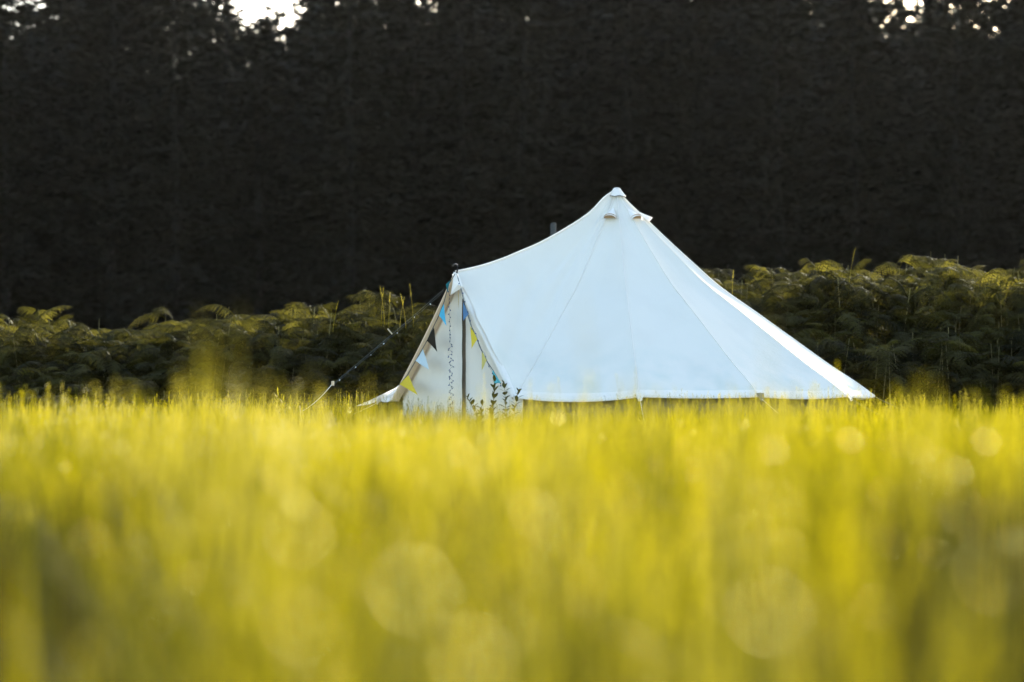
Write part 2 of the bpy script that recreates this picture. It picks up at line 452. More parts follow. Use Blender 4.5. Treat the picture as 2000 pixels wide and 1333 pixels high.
# silhouette of the bracken in the photograph (px -> py of its top)
SIL = [(-300, 640), (0, 632), (70, 615), (150, 622), (230, 632), (330, 612), (420, 610), (510, 598), (560, 594), (640, 606), (740, 588), (830, 606), (880, 620),
       (1300, 540), (1390, 520), (1440, 545), (1500, 552), (1540, 520), (1620, 505), (1680, 520), (1740, 525), (1800, 508), (1860, 494), (1930, 525), (2000, 507), (2300, 515)]
def sil(px):
    for (a, b), (c, d) in zip(SIL, SIL[1:]):
        if a <= px <= c: return b + (d - b) * (px - a) / (c - a)
    return SIL[-1][1]
def place_bracken(x, y, top, label, group, tilt=0.25):
    k = rb.randrange(6); e = BR[k]
    if not e[2]: r = e[0]; e[2] = True
    else: r = copy_tree(e[0], e[1])
    zb = max(ground_z(x, y), bank_h(x, y) - 0.06)
    s = max(0.55, (top - zb) / ((0.75, 0.95)[k % 2] + 0.10))
    w = min(1.15, max(0.85, s))
    r.location = (x, y, zb); r.rotation_euler = (rb.uniform(-tilt, tilt) * .5, rb.uniform(-tilt, tilt) * .5, rb.random() * 6.28)
    r.scale = (w, w, s)
    tag(r, label, 'bracken', group)
count = 0
zones = []
def zone(px, front):
    if px < 330: base = ('bracken plant on the dim far left end of the bank', 'bracken at the far left end') 
    elif px < 950: base = ('sunlit bracken plant on the bank just left of the tent door', 'bracken left of the tent')
    elif px < 1640: base = ('bracken plant on the bank just right of the sloping tent roof', 'bracken right of the tent roof')
    else: base = ('tall bracken plant on the high bank towards the right edge', 'bracken at the right end of the bank')
    if front:
        base = (base[0].replace('sunlit ', '').replace('bracken plant', 'shaded bracken plant').replace('tall shaded', 'shaded') .replace('on the', 'at the foot of the'), base[1].replace('bracken', 'shaded bracken'))
    return base
for i in range(300):
    front = i >= 190
    while True:
        px = rb.uniform(-90, 2090)
        if not (930 < px < 1330): break
    if not front:
        y = rb.uniform(31.4, 34.6); p = sil(px) + rb.choice([-38, -26, -14, -6, 0, 6, 14, 24]) + (34.6 - y) * 4
    else:
        y = rb.uniform(29.8, 31.6); p = sil(px) + 62 + (31.6 - y) * 42 + rb.uniform(0, 35)
    x = (px - 1000) / FPX * y
    if not front and y < 31 and abs(x - 1.2) < 3.3: y = 32
    place_bracken(x, y, CAM_Z + (HOR - p) / FPX * y, *zone(px, front))
# the rest of the bracken: dense mass nobody could count
pts, rots, scls, idx = [], [], [], []
for i in range(9500):
    y = 29.9 + 6.0 * rb.random() ** 1.15; px = rb.uniform(-330, 2330); x = (px - 1000) / FPX * y
    if (x - 1.2) ** 2 + (y - 28) ** 2 < 3.5 ** 2: continue
    zb = max(0, bank_h(x, y) - 0.06)
    top = CAM_Z + (HOR - sil(px)) / FPX * y - 0.13
    fronty = min(1, max(0.3, 0.36 + (y - 29.9) / 2.6))
    z = zb + (top - zb) * fronty * (0.12 + 0.88 * rb.random() ** 0.6)
    pts.append((x, y, z)); rots.append((rb.uniform(-0.5, 0.25), rb.uniform(-0.35, 0.35), rb.random() * 6.28))
    s = rb.uniform(0.5, 0.95); scls.append((s, s, s)); idx.append(rb.randrange(4))
for i in range(1600):
    y = rb.uniform(33.0, 38.0); px = rb.uniform(-330, 2330); x = (px - 1000) / FPX * y
    pts.append((x, y, bank_h(x, y) + rb.uniform(0.02, 0.55))); rots.append((rb.uniform(-0.5, 0.4), rb.uniform(-0.35, 0.35), rb.random() * 6.28))
    s = rb.uniform(0.7, 1.0); scls.append((s, s, s)); idx.append(rb.randrange(4))
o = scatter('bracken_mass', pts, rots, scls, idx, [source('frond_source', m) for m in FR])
tag(o, 'dense tangle of bracken fronds filling the bank', None, None, 'stuff')

# flowering grass stems standing on the bracken
def seed_stem(px, py, d, h, lean, label, nm='flowering_grass', thick=0.004):
    top = at(px, py, d); base = Vector((top.x - lean, top.y, top.z - h))
    t = empty(nm, base)
    mb = MB(); pth = [Vector((lean * (i / 6) ** 1.6, 0, h * i / 6)) for i in range(7)]
    mb.tube(pth, [thick * (1 - i / 9) for i in range(7)], 4); mb.build('stem', M['seed'], t)
    r_ = random.Random(int(px * 7 + py)); mb = MB()
    for i in range(26):
        f = 0.72 + 0.3 * i / 26; p = Vector((lean * f ** 1.6, 0, h * f)); a = r_.random() * 6.28
        u = Vector((math.cos(a) * .5, math.sin(a) * .5, 1)).normalized(); v = u.cross(Vector((math.sin(a), -math.cos(a), .1))).normalized()
        s = 0.015 * (1.15 - i / 40)
        mb.add([p, p + u * s * .5 + v * s * .25, p + u * s, p + u * s * .5 - v * s * .25], [(0, 1, 2, 3)])
    mb.build('seed_head', M['seed'], t, False)
    tag(t, label, 'grass stem', 'grass stems on the bracken', 'thing')
for a in [(800, 556, 31.2, 0.55, -0.05, 'tallest pale grass stem above the bracken left of the tent door'),
          (742, 560, 31.4, 0.5, -0.06, 'leftmost of the pale grass stems above the bracken left of the tent'),
          (749, 562, 31.6, 0.5, 0.03, 'second pale grass stem from the left above the left bracken'),
          (762, 572, 31.3, 0.45, 0.02, 'middle pale grass stem above the bracken left of the tent'),
          (782, 574, 31.3, 0.45, -0.07, 'pale grass stem leaning left between taller stems on the left bracken'),
          (790, 580, 31.0, 0.4, 0.06, 'short pale grass stem leaning right beside the tallest left stem'),
          (661, 588, 31.2, 0.4, 0.07, 'lone short grass stem above the middle of the left bracken'),
          (1671, 486, 31.6, 0.6, 0.09, 'single pale grass stem above the bracken right of the tent'),
          (1433, 528, 31.0, 0.4, 0.02, 'pale grass stem at the bracken edge close to the tent roof')]:
    seed_stem(*a)

# ------------------------------------------------------------------ wooden post behind the ridge
pp = at(1081, 437, 37.0)
post = empty('wooden_post', (pp.x, pp.y, 0))
mb = MB(); mb.tube([(0, 0, -0.2), (0.01, 0, 1.6), (0, 0, pp.z)], [0.055, 0.05, 0.045], 10); mb.build('shaft', M['post_wood'], post)
mb = MB(); mb.tube([(0, 0, pp.z), (0, 0, pp.z + 0.012)], [0.044, 0.03], 10); mb.build('post_top', M['post_wood'], post)
tag(post, 'pale weathered wooden post showing its top just behind the tent ridge', 'post')

# ------------------------------------------------------------------ the bell tent
TX, TY = 1.216, 28.0
APEX = at(1205, 368, TY)
EZ = 0.612                                       # eave height
O2 = Vector((-0.648, 26.70)); T2 = Vector((0.559, -0.829)); N2 = Vector((-0.829, -0.559))
def D(a, z, off=0.0): p = O2 + T2 * a + N2 * off; return Vector((p.x, p.y, z))
def door_px(px, py, off=0.0):
    o = O2 + N2 * off; k = (px - 1000) / FPX
    a = (k * o.y - o.x) / (T2.x - k * T2.y); p = o + T2 * a
    return Vector((p.x, p.y, CAM_Z + (HOR - py) / FPX * p.y))
PEAK = door_px(890, 531)
FOOT_R = D(1.235, EZ - 0.01); FOOT_L = D(-1.25, EZ - 0.01)
tent = empty('bell_tent', (TX, TY, 0))
tag(tent, 'white canvas bell tent with a pointed roof and an A-frame door on its left', 'tent')
def tpart(name, mb, mat, parent=None, smooth=True):
    o = obj(name, mb.mesh(name, mat, smooth), parent or tent)
    if parent is None or parent == tent: o.location = (-TX, -TY, 0)
    return o
PROF = [(0.045, 1.0), (0.085, 0.955), (0.34, 0.851), (0.565, 0.76), (0.86, 0.646), (1.20, 0.520), (1.60, 0.401), (2.0, 0.280), (2.43, 0.150), (2.72, 0.070), (2.95, 0.0)]
def prof(t):   # t 0..1 apex -> eave ; returns radius fraction of 2.95, height fraction
    s = t * (len(PROF) - 1); i = min(int(s), len(PROF) - 2); f = s - i
    # catmull-rom for smoothness
    def P(k): return PROF[min(max(k, 0), len(PROF) - 1)]
    o = []
    for c in (0, 1):
        p0, p1, p2, p3 = P(i - 1)[c], P(i)[c], P(i + 1)[c], P(i + 2)[c]
        o.append(0.5 * ((2 * p1) + (-p0 + p2) * f + (2 * p0 - 5 * p1 + 4 * p2 - p3) * f * f + (-p0 + 3 * p1 - 3 * p2 + p3) * f ** 3))
    return o[0] / 2.95, o[1]
def seam_to(corner):
    c = Vector(corner)
    rad = Vector((c.x - TX, c.y - TY))
    def fn(t):
        r, h = prof(t)
        return Vector((TX + rad.x * r, TY + rad.y * r, c.z + (APEX.z - c.z) * h))
    return fn
RIDGE = [(0.015, 0.0), (0.03, 0.045), (0.085, 0.12), (0.18, 0.30), (0.33, 0.485), (0.49, 0.654), (0.61, 0.755), (0.72, 0.845), (0.84, 0.925), (0.94, 0.975), (1.0, 1.0)]
def ridge(t):
    s = t * (len(RIDGE) - 1); i = min(int(s), len(RIDGE) - 2); f = s - i
    def P(k): return RIDGE[min(max(k, 0), len(RIDGE) - 1)]
    o = []
    for c in (0, 1):
        p0, p1, p2, p3 = P(i - 1)[c], P(i)[c], P(i + 1)[c], P(i + 2)[c]
        o.append(0.5 * ((2 * p1) + (-p0 + p2) * f + (2 * p0 - 5 * p1 + 4 * p2 - p3) * f * f + (-p0 + 3 * p1 - 3 * p2 + p3) * f ** 3))
    u, dz = o
    return Vector((TX + (PEAK.x - TX) * u, TY + (PEAK.y - TY) * u, APEX.z + (PEAK.z - APEX.z) * dz))
corners = [FOOT_R]
for k in range(1, 11):
    ph = -117 + 27.45 * k + (1.6 if k == 1 else 0)
    rr = 2.95 if k < 10 else 3.02
    z = EZ + (0.0 if k < 10 else -0.05)
    corners.append(Vector((TX + rr * math.cos(R(ph)), TY + rr * math.sin(R(ph)), z)))
corners.append(FOOT_L)
seams = [seam_to(c) for c in corners]
def panel(c1, c2, sag, dip, wr=0.0, seed=0, nu=36, nt=80):
    """cloth panel stretched between two seam curves: sags inwards between seams, hem dips between its corners"""
    vs_, fs = [], []
    for j in range(nt + 1):
        t = j / nt
        a, b_ = c1(t), c2(t)
        for i in range(nu + 1):
            u = i / nu; w = 4 * u * (1 - u)
            p = a.lerp(b_, u)
            inn = Vector((TX - p.x, TY - p.y, -0.55 * math.hypot(TX - p.x, TY - p.y)))
            if inn.length > 1e-6: inn.normalize()
            p = p + inn * (sag * w * math.sin(math.pi * min(1, t * 0.98)) ** 0.8)
            p.z -= dip * w * t ** 6
            if wr:
                p = p + inn * wr * (vnoise(u * 5 + seed, t * 9 - u * 5, seed) - 0.5) * w * t
            # seam puckers and slack ripples of real cotton
            e = min(u, 1 - u); k_ = vnoise(t * 7 + seed * 3.1, (u > .5) * 9.0 + seed, 51)
            p = p + inn * (0.010 * max(0, k_ - 0.45) * math.sin(t * 130 + e * 40 + seed) * math.exp(-(e / 0.10) ** 2) * (0.2 < t < 0.97))
            p = p + inn * (0.016 * (vnoise(u * 2.2 + t * 5 + seed, t * 1.6 - u * 3, 60 + seed) - 0.5) * min(1, e * 8) * t)
            vs_.append(p)
    for j in range(nt):
        for i in range(nu):
            q = j * (nu + 1) + i
            fs.append((q, q + nu + 1, q + nu + 2, q + 1))
    m = MB(); m.add(vs_, fs); return m
def panel_hem(c1, c2, dip, off=0.006):
    m = MB(); vs_, fs = [], []
    for j, t in enumerate((0.955, 0.985, 1.0)):
        a, b_ = c1(t), c2(t)
        for i in range(15):
            u = i / 14; w = 4 * u * (1 - u); p = a.lerp(b_, u); p.z -= dip * w * t ** 6
            o_ = Vector((p.x - TX, p.y - TY, 1.6)).normalized() * off
            vs_.append(p + o_)
    for j in range(2):
        for i in range(14): q = j * 15 + i; fs.append((q, q + 15, q + 16, q + 1))
    # valance hanging below the eave
    b0 = len(vs_)
    for i in range(15): v = Vector(vs_[30 + i]); vs_.append(v + Vector((0, 0, -0.018)))
    for i in range(14): fs.append((30 + i, b0 + i, b0 + i + 1, 31 + i))
    m.add(vs_, fs); return m
dips = [0.045, 0.012, 0.022, 0.012, 0.03, 0.02, 0.03, 0.02, 0.03, 0.02, 0.03]
for k in range(11):
    tpart('roof_panel', panel(seams[k], seams[k + 1], 0.03, dips[k], 0.015, k), M['canvas'])
    tpart('hem', panel_hem(seams[k], seams[k + 1], dips[k]), M['canvas_band'])
tpart('porch_panel', panel(ridge, seams[0], 0.05, 0.0, 0.12, 31), M['canvas'])
tpart('porch_panel', panel(seams[11], ridge, 0.05, 0.0, 0.05, 37), M['canvas'])
for k in range(12):                                            # felled seams stand a little proud
    m = MB(); pts_ = [seams[k](t / 30) + Vector((seams[k](t / 30).x - TX, seams[k](t / 30).y - TY, 1.2)).normalized() * 0.002 for t in range(1, 31)]
    m.tube(pts_, 0.0055, 5, False); tpart('seam', m, M['canvas_band'])
m = MB(); m.tube([ridge(t / 30) + Vector((0, 0, 0.004)) for t in range(1, 31)], 0.012, 6, False); tpart('ridge_seam', m, M['canvas_band'])
# cap
m = MB(); n = 24; vs_, fs = [], []
for j, (r_, z_) in enumerate([(0.0, 0.012), (0.03, 0.008), (0.046, -0.01), (0.072, -0.045), (0.104, -0.085)]):
    for k in range(n):
        a = 2 * math.pi * k / n
        zz = APEX.z + z_ - (0.012 * (0.5 + 0.5 * math.sin(a * 6)) if j == 4 else 0)
        vs_.append((TX + r_ * math.cos(a), TY + r_ * math.sin(a), zz))
for j in range(4):
    for k in range(n): k2 = (k + 1) % n; fs.append((j * n + k, (j + 1) * n + k, (j + 1) * n + k2, j * n + k2))
m.add(vs_, fs); tpart('cap', m, M['canvas_band'])
m = MB(); m.tube([(TX + 0.106 * math.cos(2 * math.pi * k / 24), TY + 0.106 * math.sin(2 * math.pi * k / 24), APEX.z - 0.088 - 0.012 * (0.5 + 0.5 * math.sin(2 * math.pi * k / 24 * 6))) for k in range(25)], 0.003, 4, False)
tpart('cap_stitching', m, M['cord'])
# vents: arched hoods with a mesh opening below
def vent(ph, r_=0.37):
    a = R(ph); rad = Vector((math.cos(a), math.sin(a), 0)); tg = Vector((-math.sin(a), math.cos(a), 0))
    z0 = EZ + (APEX.z - EZ) * 0.838; base = Vector((TX, TY, z0)) + rad * (r_ + 0.0)
    up = Vector((-rad.x * 0.74, -rad.y * 0.74, 0.68)).normalized(); nrm = Vector((rad.x * 0.68, rad.y * 0.68, 0.74)).normalized()
    W, H_, LN = 0.085, 0.075, 0.23
    m = MB(); vs_, fs = [], []; nn = 10; nl = 6
    for j in range(nl + 1):
        s = 1 - j / nl
        for i in range(nn + 1):
            th = math.pi * i / nn
            vs_.append(base + up * (LN * (1 - s)) + tg * (-math.cos(th) * W * s ** 0.8) + nrm * (math.sin(th) * H_ * s ** 1.2 - 0.006))
    for j in range(nl):
        for i in range(nn): q = j * (nn + 1) + i; fs.append((q, q + 1, q + nn + 2, q + nn + 1))
    m.add(vs_, fs); v = tpart('vent', m, M['canvas_band'])
    m2 = MB(); arc = [base + up * 0.03 + tg * (-math.cos(math.pi * i / nn) * W * .93) + nrm * (math.sin(math.pi * i / nn) * H_ * .92) for i in range(nn + 1)]
    m2.add(arc, [tuple(range(nn + 1))]); o = obj('vent_mesh', m2.mesh('vent_mesh', M['vent_mesh'], False), v)
for ph in (-105, -54, -2, 60, 120, 190): vent(ph)
# walls below the eave
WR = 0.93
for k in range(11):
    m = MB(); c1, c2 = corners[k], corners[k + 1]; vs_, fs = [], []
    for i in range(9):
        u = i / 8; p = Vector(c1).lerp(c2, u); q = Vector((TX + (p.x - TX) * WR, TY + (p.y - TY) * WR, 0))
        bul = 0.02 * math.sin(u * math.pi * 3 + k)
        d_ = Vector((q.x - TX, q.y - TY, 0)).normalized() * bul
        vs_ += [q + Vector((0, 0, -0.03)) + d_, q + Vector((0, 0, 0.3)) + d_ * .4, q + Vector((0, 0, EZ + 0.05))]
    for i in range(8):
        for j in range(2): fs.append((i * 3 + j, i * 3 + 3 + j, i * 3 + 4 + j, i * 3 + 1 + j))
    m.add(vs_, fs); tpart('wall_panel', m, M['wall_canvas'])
# door: two canvas leaves hung inside the A-frame, overlapping at the zip
def leaf_edge(z, sgn):
    zt = PEAK.z - 0.05
    f = (zt - z) / (zt - EZ)
    return sgn * min(1.20, max(0.02, 1.22 * f))
def door_leaf(sgn, off, a_in):
    m = MB(); vs_, fs = [], []; nz, na = 26, 10
    for j in range(nz + 1):
        z = -0.03 + (PEAK.z - 0.10 + 0.03) * j / nz
        ae = leaf_edge(z, sgn)
        for i in range(na + 1):
            u = i / na; a = a_in + (ae - a_in) * u if abs(ae) > abs(a_in) else a_in
            bul = 0.025 * math.sin(u * 7 + z * 2.2 + sgn) * math.sin(math.pi * u)
            vs_.append(D(a, z, off + bul))
    for j in range(nz):
        for i in range(na): q = j * (na + 1) + i; fs.append((q, q + 1, q + na + 2, q + na + 1))
    m.add(vs_, fs); return m
AZIP = (door_px(892, 700) - D(0, 0)).xy.dot(T2)
dl = tpart('door_leaf', door_leaf(-1, -0.08, AZIP - 0.03), M['door_canvas'])
dr = tpart('door_leaf', door_leaf(1, -0.115, AZIP + 0.004), M['door_canvas'])
m = MB(); zz = [PEAK.z - 0.2 - i * 0.1 for i in range(20) if PEAK.z - 0.2 - i * 0.1 > -0.02]
vs_, fs = [], []
for i, z in enumerate(zz):
    w = 0.004 * math.sin(i * 1.7)
    vs_ += [D(AZIP - 0.034 + w, z, -0.084), D(AZIP - 0.012 + w, z, -0.085), D(AZIP + 0.0 + w, z, -0.10), D(AZIP + 0.006 + w, z, -0.126)]
for i in range(len(zz) - 1):
    for j in range(3): fs.append((i * 4 + j, i * 4 + j + 1, i * 4 + 5 + j, i * 4 + 4 + j))
m.add(vs_, fs); tpart('door_zip', m, M['zip'])
m = MB(); vs_, fs = [], []
for i, z in enumerate(zz):
    w = 0.004 * math.sin(i * 1.7)
    vs_ += [D(AZIP - 0.09 + w, z, -0.07), D(AZIP + 0.006 + w, z, -0.066)]
for i in range(len(zz) - 1): fs.append((i * 2, i * 2 + 1, i * 2 + 3, i * 2 + 2))
m.add(vs_, fs); tpart('zip_flap', m, M['door_canvas'])
# hem bands along the two sloping door edges
def edge_band(foot, w1, w2, mat, name, ext=0.0, sgn=1):
    m = MB(); vs_, fs = [], []; nn = 24
    pk = PEAK + Vector((0, 0, -0.02))
    for i in range(nn + 1):
        f = i / nn * (1 + ext); p = pk.lerp(foot, f)
        p.z -= 0.035 * math.sin(math.pi * min(1, i / nn))
        inward = Vector((T2.x, T2.y, 0)) * (-sgn) ; outw = Vector((N2.x, N2.y, 0))
        wdt = w1 + (w2 - w1) * (i / nn)
        vs_ += [p + outw * -0.05 , p + outw * 0.02 + Vector((0, 0, 0.01)), p + inward * wdt * 0.6 + outw * 0.03 + Vector((0, 0, -0.012)), p + inward * wdt + outw * -0.03 + Vector((0, 0, -0.03))]
    for i in range(nn):
        for j in range(3): fs.append((i * 4 + j, i * 4 + j + 1, i * 4 + 5 + j, i * 4 + 4 + j))
    m.add(vs_, fs); return tpart(name, m, mat)
edge_band(FOOT_R, 0.05, 0.085, M['canvas_band'], 'door_hem', 0.0, 1)
eb = edge_band(FOOT_L, 0.05, 0.07, M['sunlit_edge'], 'door_hem', 0.02, -1); eb['label'] = 'canvas hem tinted tan for sunlight along the far door edge'
# small flap at the peak of the A-frame, hook of the pole
m = MB()
fp = [door_px(886, 531, 0.03), door_px(896, 536, 0.06), door_px(904, 561, 0.10), door_px(880, 577, 0.12), door_px(884, 552, 0.10), door_px(894, 556, 0.13)]
m.add(fp, [(0, 4, 5, 1), (1, 5, 2), (4, 3, 5), (5, 3, 2)]); tpart('peak_flap', m, M['canvas_band'], smooth=False)
m = MB(); hk = [door_px(892, 534), door_px(893.5, 526), door_px(893.8, 521), door_px(892.5, 517.5), door_px(889.5, 516), door_px(886.5, 517), door_px(884.5, 520)]
m.tube(hk, [0.011, 0.009, 0.008, 0.008, 0.008, 0.007, 0.006], 6); tpart('pole_hook', m, M['iron'])
m = MB(); m.tube([door_px(890, 545, -0.02), door_px(890.5, 528, -0.02)], [0.02, 0.014], 8); tpart('pole_spike', m, M['iron'])
m = MB(); m.tube([D(0, -0.05, -0.19), D(0, PEAK.z - 0.03, -0.06)], 0.016, 8); tpart('door_pole', m, M['wood'])
m = MB(); m.tube([(TX, TY, -0.05), (TX, TY, APEX.z - 0.05)], 0.024, 8); tpart('centre_pole', m, M['wood'])
# guy ropes: rope, wooden slider, peg
def rope_pts(a, b_, sag=0.0, n=12): return [Vector(a).lerp(b_, i / n) - Vector((0, 0, sag * 4 * (i / n) * (1 - i / n))) for i in range(n + 1)]
def guy(a, b_, mat, sag=0.01, slider=None, rad=0.0035, peg=True):
    m = MB(); m.tube(rope_pts(a, b_, sag), rad, 5); g_ = tpart('guy_rope', m, mat)
    d_ = (Vector(b_) - Vector(a)).normalized()
    if peg:
        m = MB(); e = Vector(b_); m.tube([e + Vector((0, 0, 0.06)) + d_ * -.02, e + Vector((0, 0, -0.2)) - d_ * .05], [0.008, 0.006], 6); obj('peg', m.mesh('peg', M['wood']), g_)
    if slider:
        p = Vector(a).lerp(b_, slider); s2 = d_.cross(Vector((0.3, -1, 0.1))).normalized()
        m = MB(); m.box(p + s2 * 0.03 , 0.014, 0.014, 0.08, Matrix((d_, d_.cross(s2), s2)).transposed()); obj('slider', m.mesh('slider', M['wood'], False), g_)
    return g_
for k in range(1, 11):
    c = corners[k]; out = Vector((c.x - TX, c.y - TY, 0)).normalized()
    end = Vector(c) + out * 1.25; end.z = 0.02
    guy(Vector(c) + Vector((0, 0, -0.01)), end, M['white_rope'] if k in (1, 2, 10) else M['rope'], 0.01, 0.45)
    if k == 4: continue
    m = MB()      # reinforced corner tab
    tg = Vector((-out.y, out.x, 0)); p = Vector(c) + out * 0.01
    m.add([p - tg * .05 + Vector((0, 0, .03)), p + tg * .05 + Vector((0, 0, .03)), p + tg * .02 + out * .06 + Vector((0, 0, -.05)), p - tg * .015 + out * .05 + Vector((0, 0, -.06)), p + out * .035 + Vector((0, 0, .0))],
          [(0, 4, 1), (1, 4, 2), (4, 3, 2), (0, 3, 4)]); tpart('corner_tab', m, M['wall_canvas'] if k == 2 else M['canvas_band'], smooth=False)
# narrow white tail of the far left corner drawn down to its peg
m = MB(); c10 = corners[10]; tail = at(694, 794, 29.4)
m.add([c10, seams[10](0.90).lerp(seams[11](0.90), 0.25), seams[10](0.95).lerp(seams[11](0.95), .75), c10.lerp(tail, 0.5) + Vector((0, 0, 0.025)), tail, c10.lerp(tail, 0.5) - Vector((0, 0, 0.02))], [(0, 5, 3), (0, 3, 1), (5, 4, 3), (0, 1, 2)])
tpart('corner_tail', m, M['canvas_band'], smooth=False)
# the long rope from the door peak towards the left, doubled below its slider
ga = door_px(866, 566, 0.10); gb = at(583, 806, 26.4); gb.z = max(gb.z, 0.02)
guy(ga, gb, M['rope'], 0.012, 0.36, 0.0018)
s1 = ga.lerp(gb, 0.765)
m = MB(); m.tube(rope_pts(s1, gb + Vector((0.05, 0, 0.02)), 0.03), 0.003, 5); g2 = tpart('guy_rope', m, M['white_rope'])
m = MB(); m.box(s1 + Vector((0, 0, 0.0)), 0.03, 0.02, 0.05); obj('slider', m.mesh('slider', M['wood'], False), g2)

# ------------------------------------------------------------------ bunting and lights (they hang on the tent: things of their own)
def flag(parent, a, b_, tip, mat, label=None, off=0.10):
    A_, B_, C_ = door_px(*a, off), door_px(*b_, off + .02), door_px(*tip, off + .05)
    m = MB(); vs_, fs = [], []; n = 6
    for j in range(n + 1):
        f = j / n; l = A_.lerp(C_, f); r_ = B_.lerp(C_, f)
        for i in range(5):
            u = i / 4; p = l.lerp(r_, u); w = 0.012 * math.sin(u * 4 + f * 3 + a[0]) * (0.3 + f) * (1 - f)
            vs_.append(p + Vector((N2.x, N2.y, 0)) * w)
    for j in range(n):
        for i in range(4): q = j * 5 + i; fs.append((q, q + 1, q + 6, q + 5))
    m.add(vs_, fs); o = obj('pennant', m.mesh('pennant', mat), parent)
    if label: o['label'] = label
def bunting(name, line, flags, label):
    t = empty(name, (0, 0, 0)); m = MB(); m.tube([door_px(*p, 0.10) for p in line], 0.005, 5); m.build('cord', M['cord'], t)
    for f in flags: flag(t, *f)
    tag(t, label, 'bunting', 'bunting along the tent door')
bunting('bunting', [(889, 535), (876, 556), (868, 588), (857, 617), (846, 640), (835, 664), (812, 705), (796, 733), (779, 753)],
        [((880, 548), (870, 556), (874, 572), M['flag_dark_teal'], 'dark teal pennant at the top'),
         ((867, 594), (857, 617), (872, 637), M['flag_sky_blue'], 'bright sky blue pennant'),
         ((847, 640), (834, 666), (854, 688), M['flag_charcoal'], 'almost black pennant'),
         ((826, 682), (812, 705), (838, 723), M['flag_pale_blue'], 'pale washed out pennant'),
         ((798, 733), (780, 751), (816, 772), M['flag_yellow'], 'yellow pennant at the bottom')],
        'string of blue, black and yellow pennants down the far edge of the tent door')
bunting('bunting', [(892, 535), (900, 565), (908, 595), (919, 634), (932, 664), (941, 686), (952, 708), (963, 724), (978, 750)],
        [((905, 590), (915, 613), (905, 627), M['flag_denim'], 'small denim blue pennant'),
         ((919, 637), (932, 663), (921, 682), M['flag_yellow'], 'yellow pennant'),
         ((940, 684), (951, 704), (941, 724), M['flag_pale_yellow'], 'faded olive yellow pennant'),
         ((962, 722), (978, 748), (965, 750), M['flag_teal'], 'turquoise pennant at the bottom')],
        'string of denim, yellow and turquoise pennants down the near edge of the tent door')
def bulb_mesh(name, mat, r_=0.008, l=0.024):
    m = MB(); m.tube([(0, 0, 0), (0, 0, -l * .3), (0, 0, -l * .75), (0, 0, -l)], [r_ * .5, r_, r_ * .85, r_ * .2], 6); return m.mesh(name, mat)
BULB = bulb_mesh('bulb', M['bulb'], 0.0062, 0.020); CBULB = bulb_mesh('bulb', M['clear_bulb'], 0.006, 0.018)
rl = random.Random(8)
def lights(line, step, me, label, jit=0.02, rad=0.0018):
    t = empty('string_lights', (0, 0, 0)); m = MB(); m.tube(line, rad, 4, False); m.build('cord', M['cord'], t)
    acc = 0
    for p, q in zip(line, line[1:]):
        L_ = (q - p).length; s = step - acc
        while s < L_:
            b_ = obj('bulb', me, t, p.lerp(q, s / L_)); b_.rotation_euler = (rl.uniform(-.9, .9), rl.uniform(-.9, .9), 0); s += step * rl.uniform(0.7, 1.3)
        acc = max(0, L_ - (s - step)) % step
    tag(t, label, 'string lights', 'fairy lights on the tent')
ln = []
for i in range(60):
    f = i / 59; py = 562 + f * 245
    amp = 1.0 if f < 0.45 else 5.0
    ln.append(door_px(877 + 5 * f + amp * math.sin(i * 1.9), py, 0.06 + 0.01 * math.sin(i)))
lights(ln, 0.055, BULB, 'dark blue fairy lights hanging straight down beside the zip of the tent door')
lights([p + Vector((0, -0.012, -0.012 - 0.02 * abs(math.sin(i * 1.3)))) for i, p in enumerate(rope_pts(ga, s1, 0.012, 20))], 0.21, CBULB, 'fairy lights with clear bulbs wound along the long left guy rope')
lights([door_px(x_, y_, 0.13) for x_, y_ in [(893, 538), (903, 570), (912, 600), (922, 640), (930, 652), (936, 678), (946, 690), (955, 716), (966, 735), (980, 755)]], 0.10, BULB, 'dark fairy lights following the near sloping edge of the tent door')

# ------------------------------------------------------------------ weeds in front of the door, thistle left of the rope
def leaf_shape(l, w):
    m = MB(); vs_ = []; fs = []
    for j, (t, ww) in enumerate([(0, .1), (.25, .8), (.55, 1), (.8, .6), (1, .03)]):
        z = 0.10 * l * math.sin(t * 2.4)
        vs_ += [(-w * ww / 2, l * t, z + 0.08 * w * ww), (0, l * t, z), (w * ww / 2, l * t, z + 0.08 * w * ww)]
    for j in range(4):
        for i in range(2): q = j * 3 + i; fs.append((q, q + 1, q + 4, q + 3))
    m.add(vs_, fs); return m
LEAF = leaf_shape(0.105, 0.044).mesh('leaf', M['dark_weed']); SPIKE = leaf_shape(0.11, 0.020).mesh('leaf', M['seed'])
def weed(px, pytop, d, stems, label, leafm, spread=0.8, step=0.034, name='weed_plant', cat='weed', lm=0.28):
    r_ = random.Random(int(px)); b0 = at(px, 800, d); t = empty(name, (b0.x, b0.y, 0))
    for (dx, top, lean) in stems:
        tp = at(px + dx, top, d) - Vector((b0.x, b0.y, 0))
        pts_ = [Vector((dx * 0.001 * i + (tp.x) * (i / 7) ** 2 * 1.0, 0, tp.z * i / 7)) for i in range(8)]
        m = MB(); m.tube(pts_, [0.005 * (1 - i / 10) for i in range(8)], 5); m.build('stem', M['dark_weed'], t)
        z = lm; a = r_.random() * 6
        while z <= tp.z:
            f = z / tp.z * 7; i = min(6, int(f)); p = pts_[i].lerp(pts_[i + 1], f - i)
            for q in range(2):
                o = obj('leaf', leafm, t, p); o.rotation_euler = (r_.uniform(0.25, spread + 0.5), r_.uniform(-.4, .4), a + q * 3.14 + r_.uniform(-.3, .3)); s = r_.uniform(0.6, 1.1) * (1.2 - 0.5 * z / tp.z); o.scale = (s, s, s)
            a += 1.9; z += step
    tag(t, label, cat)
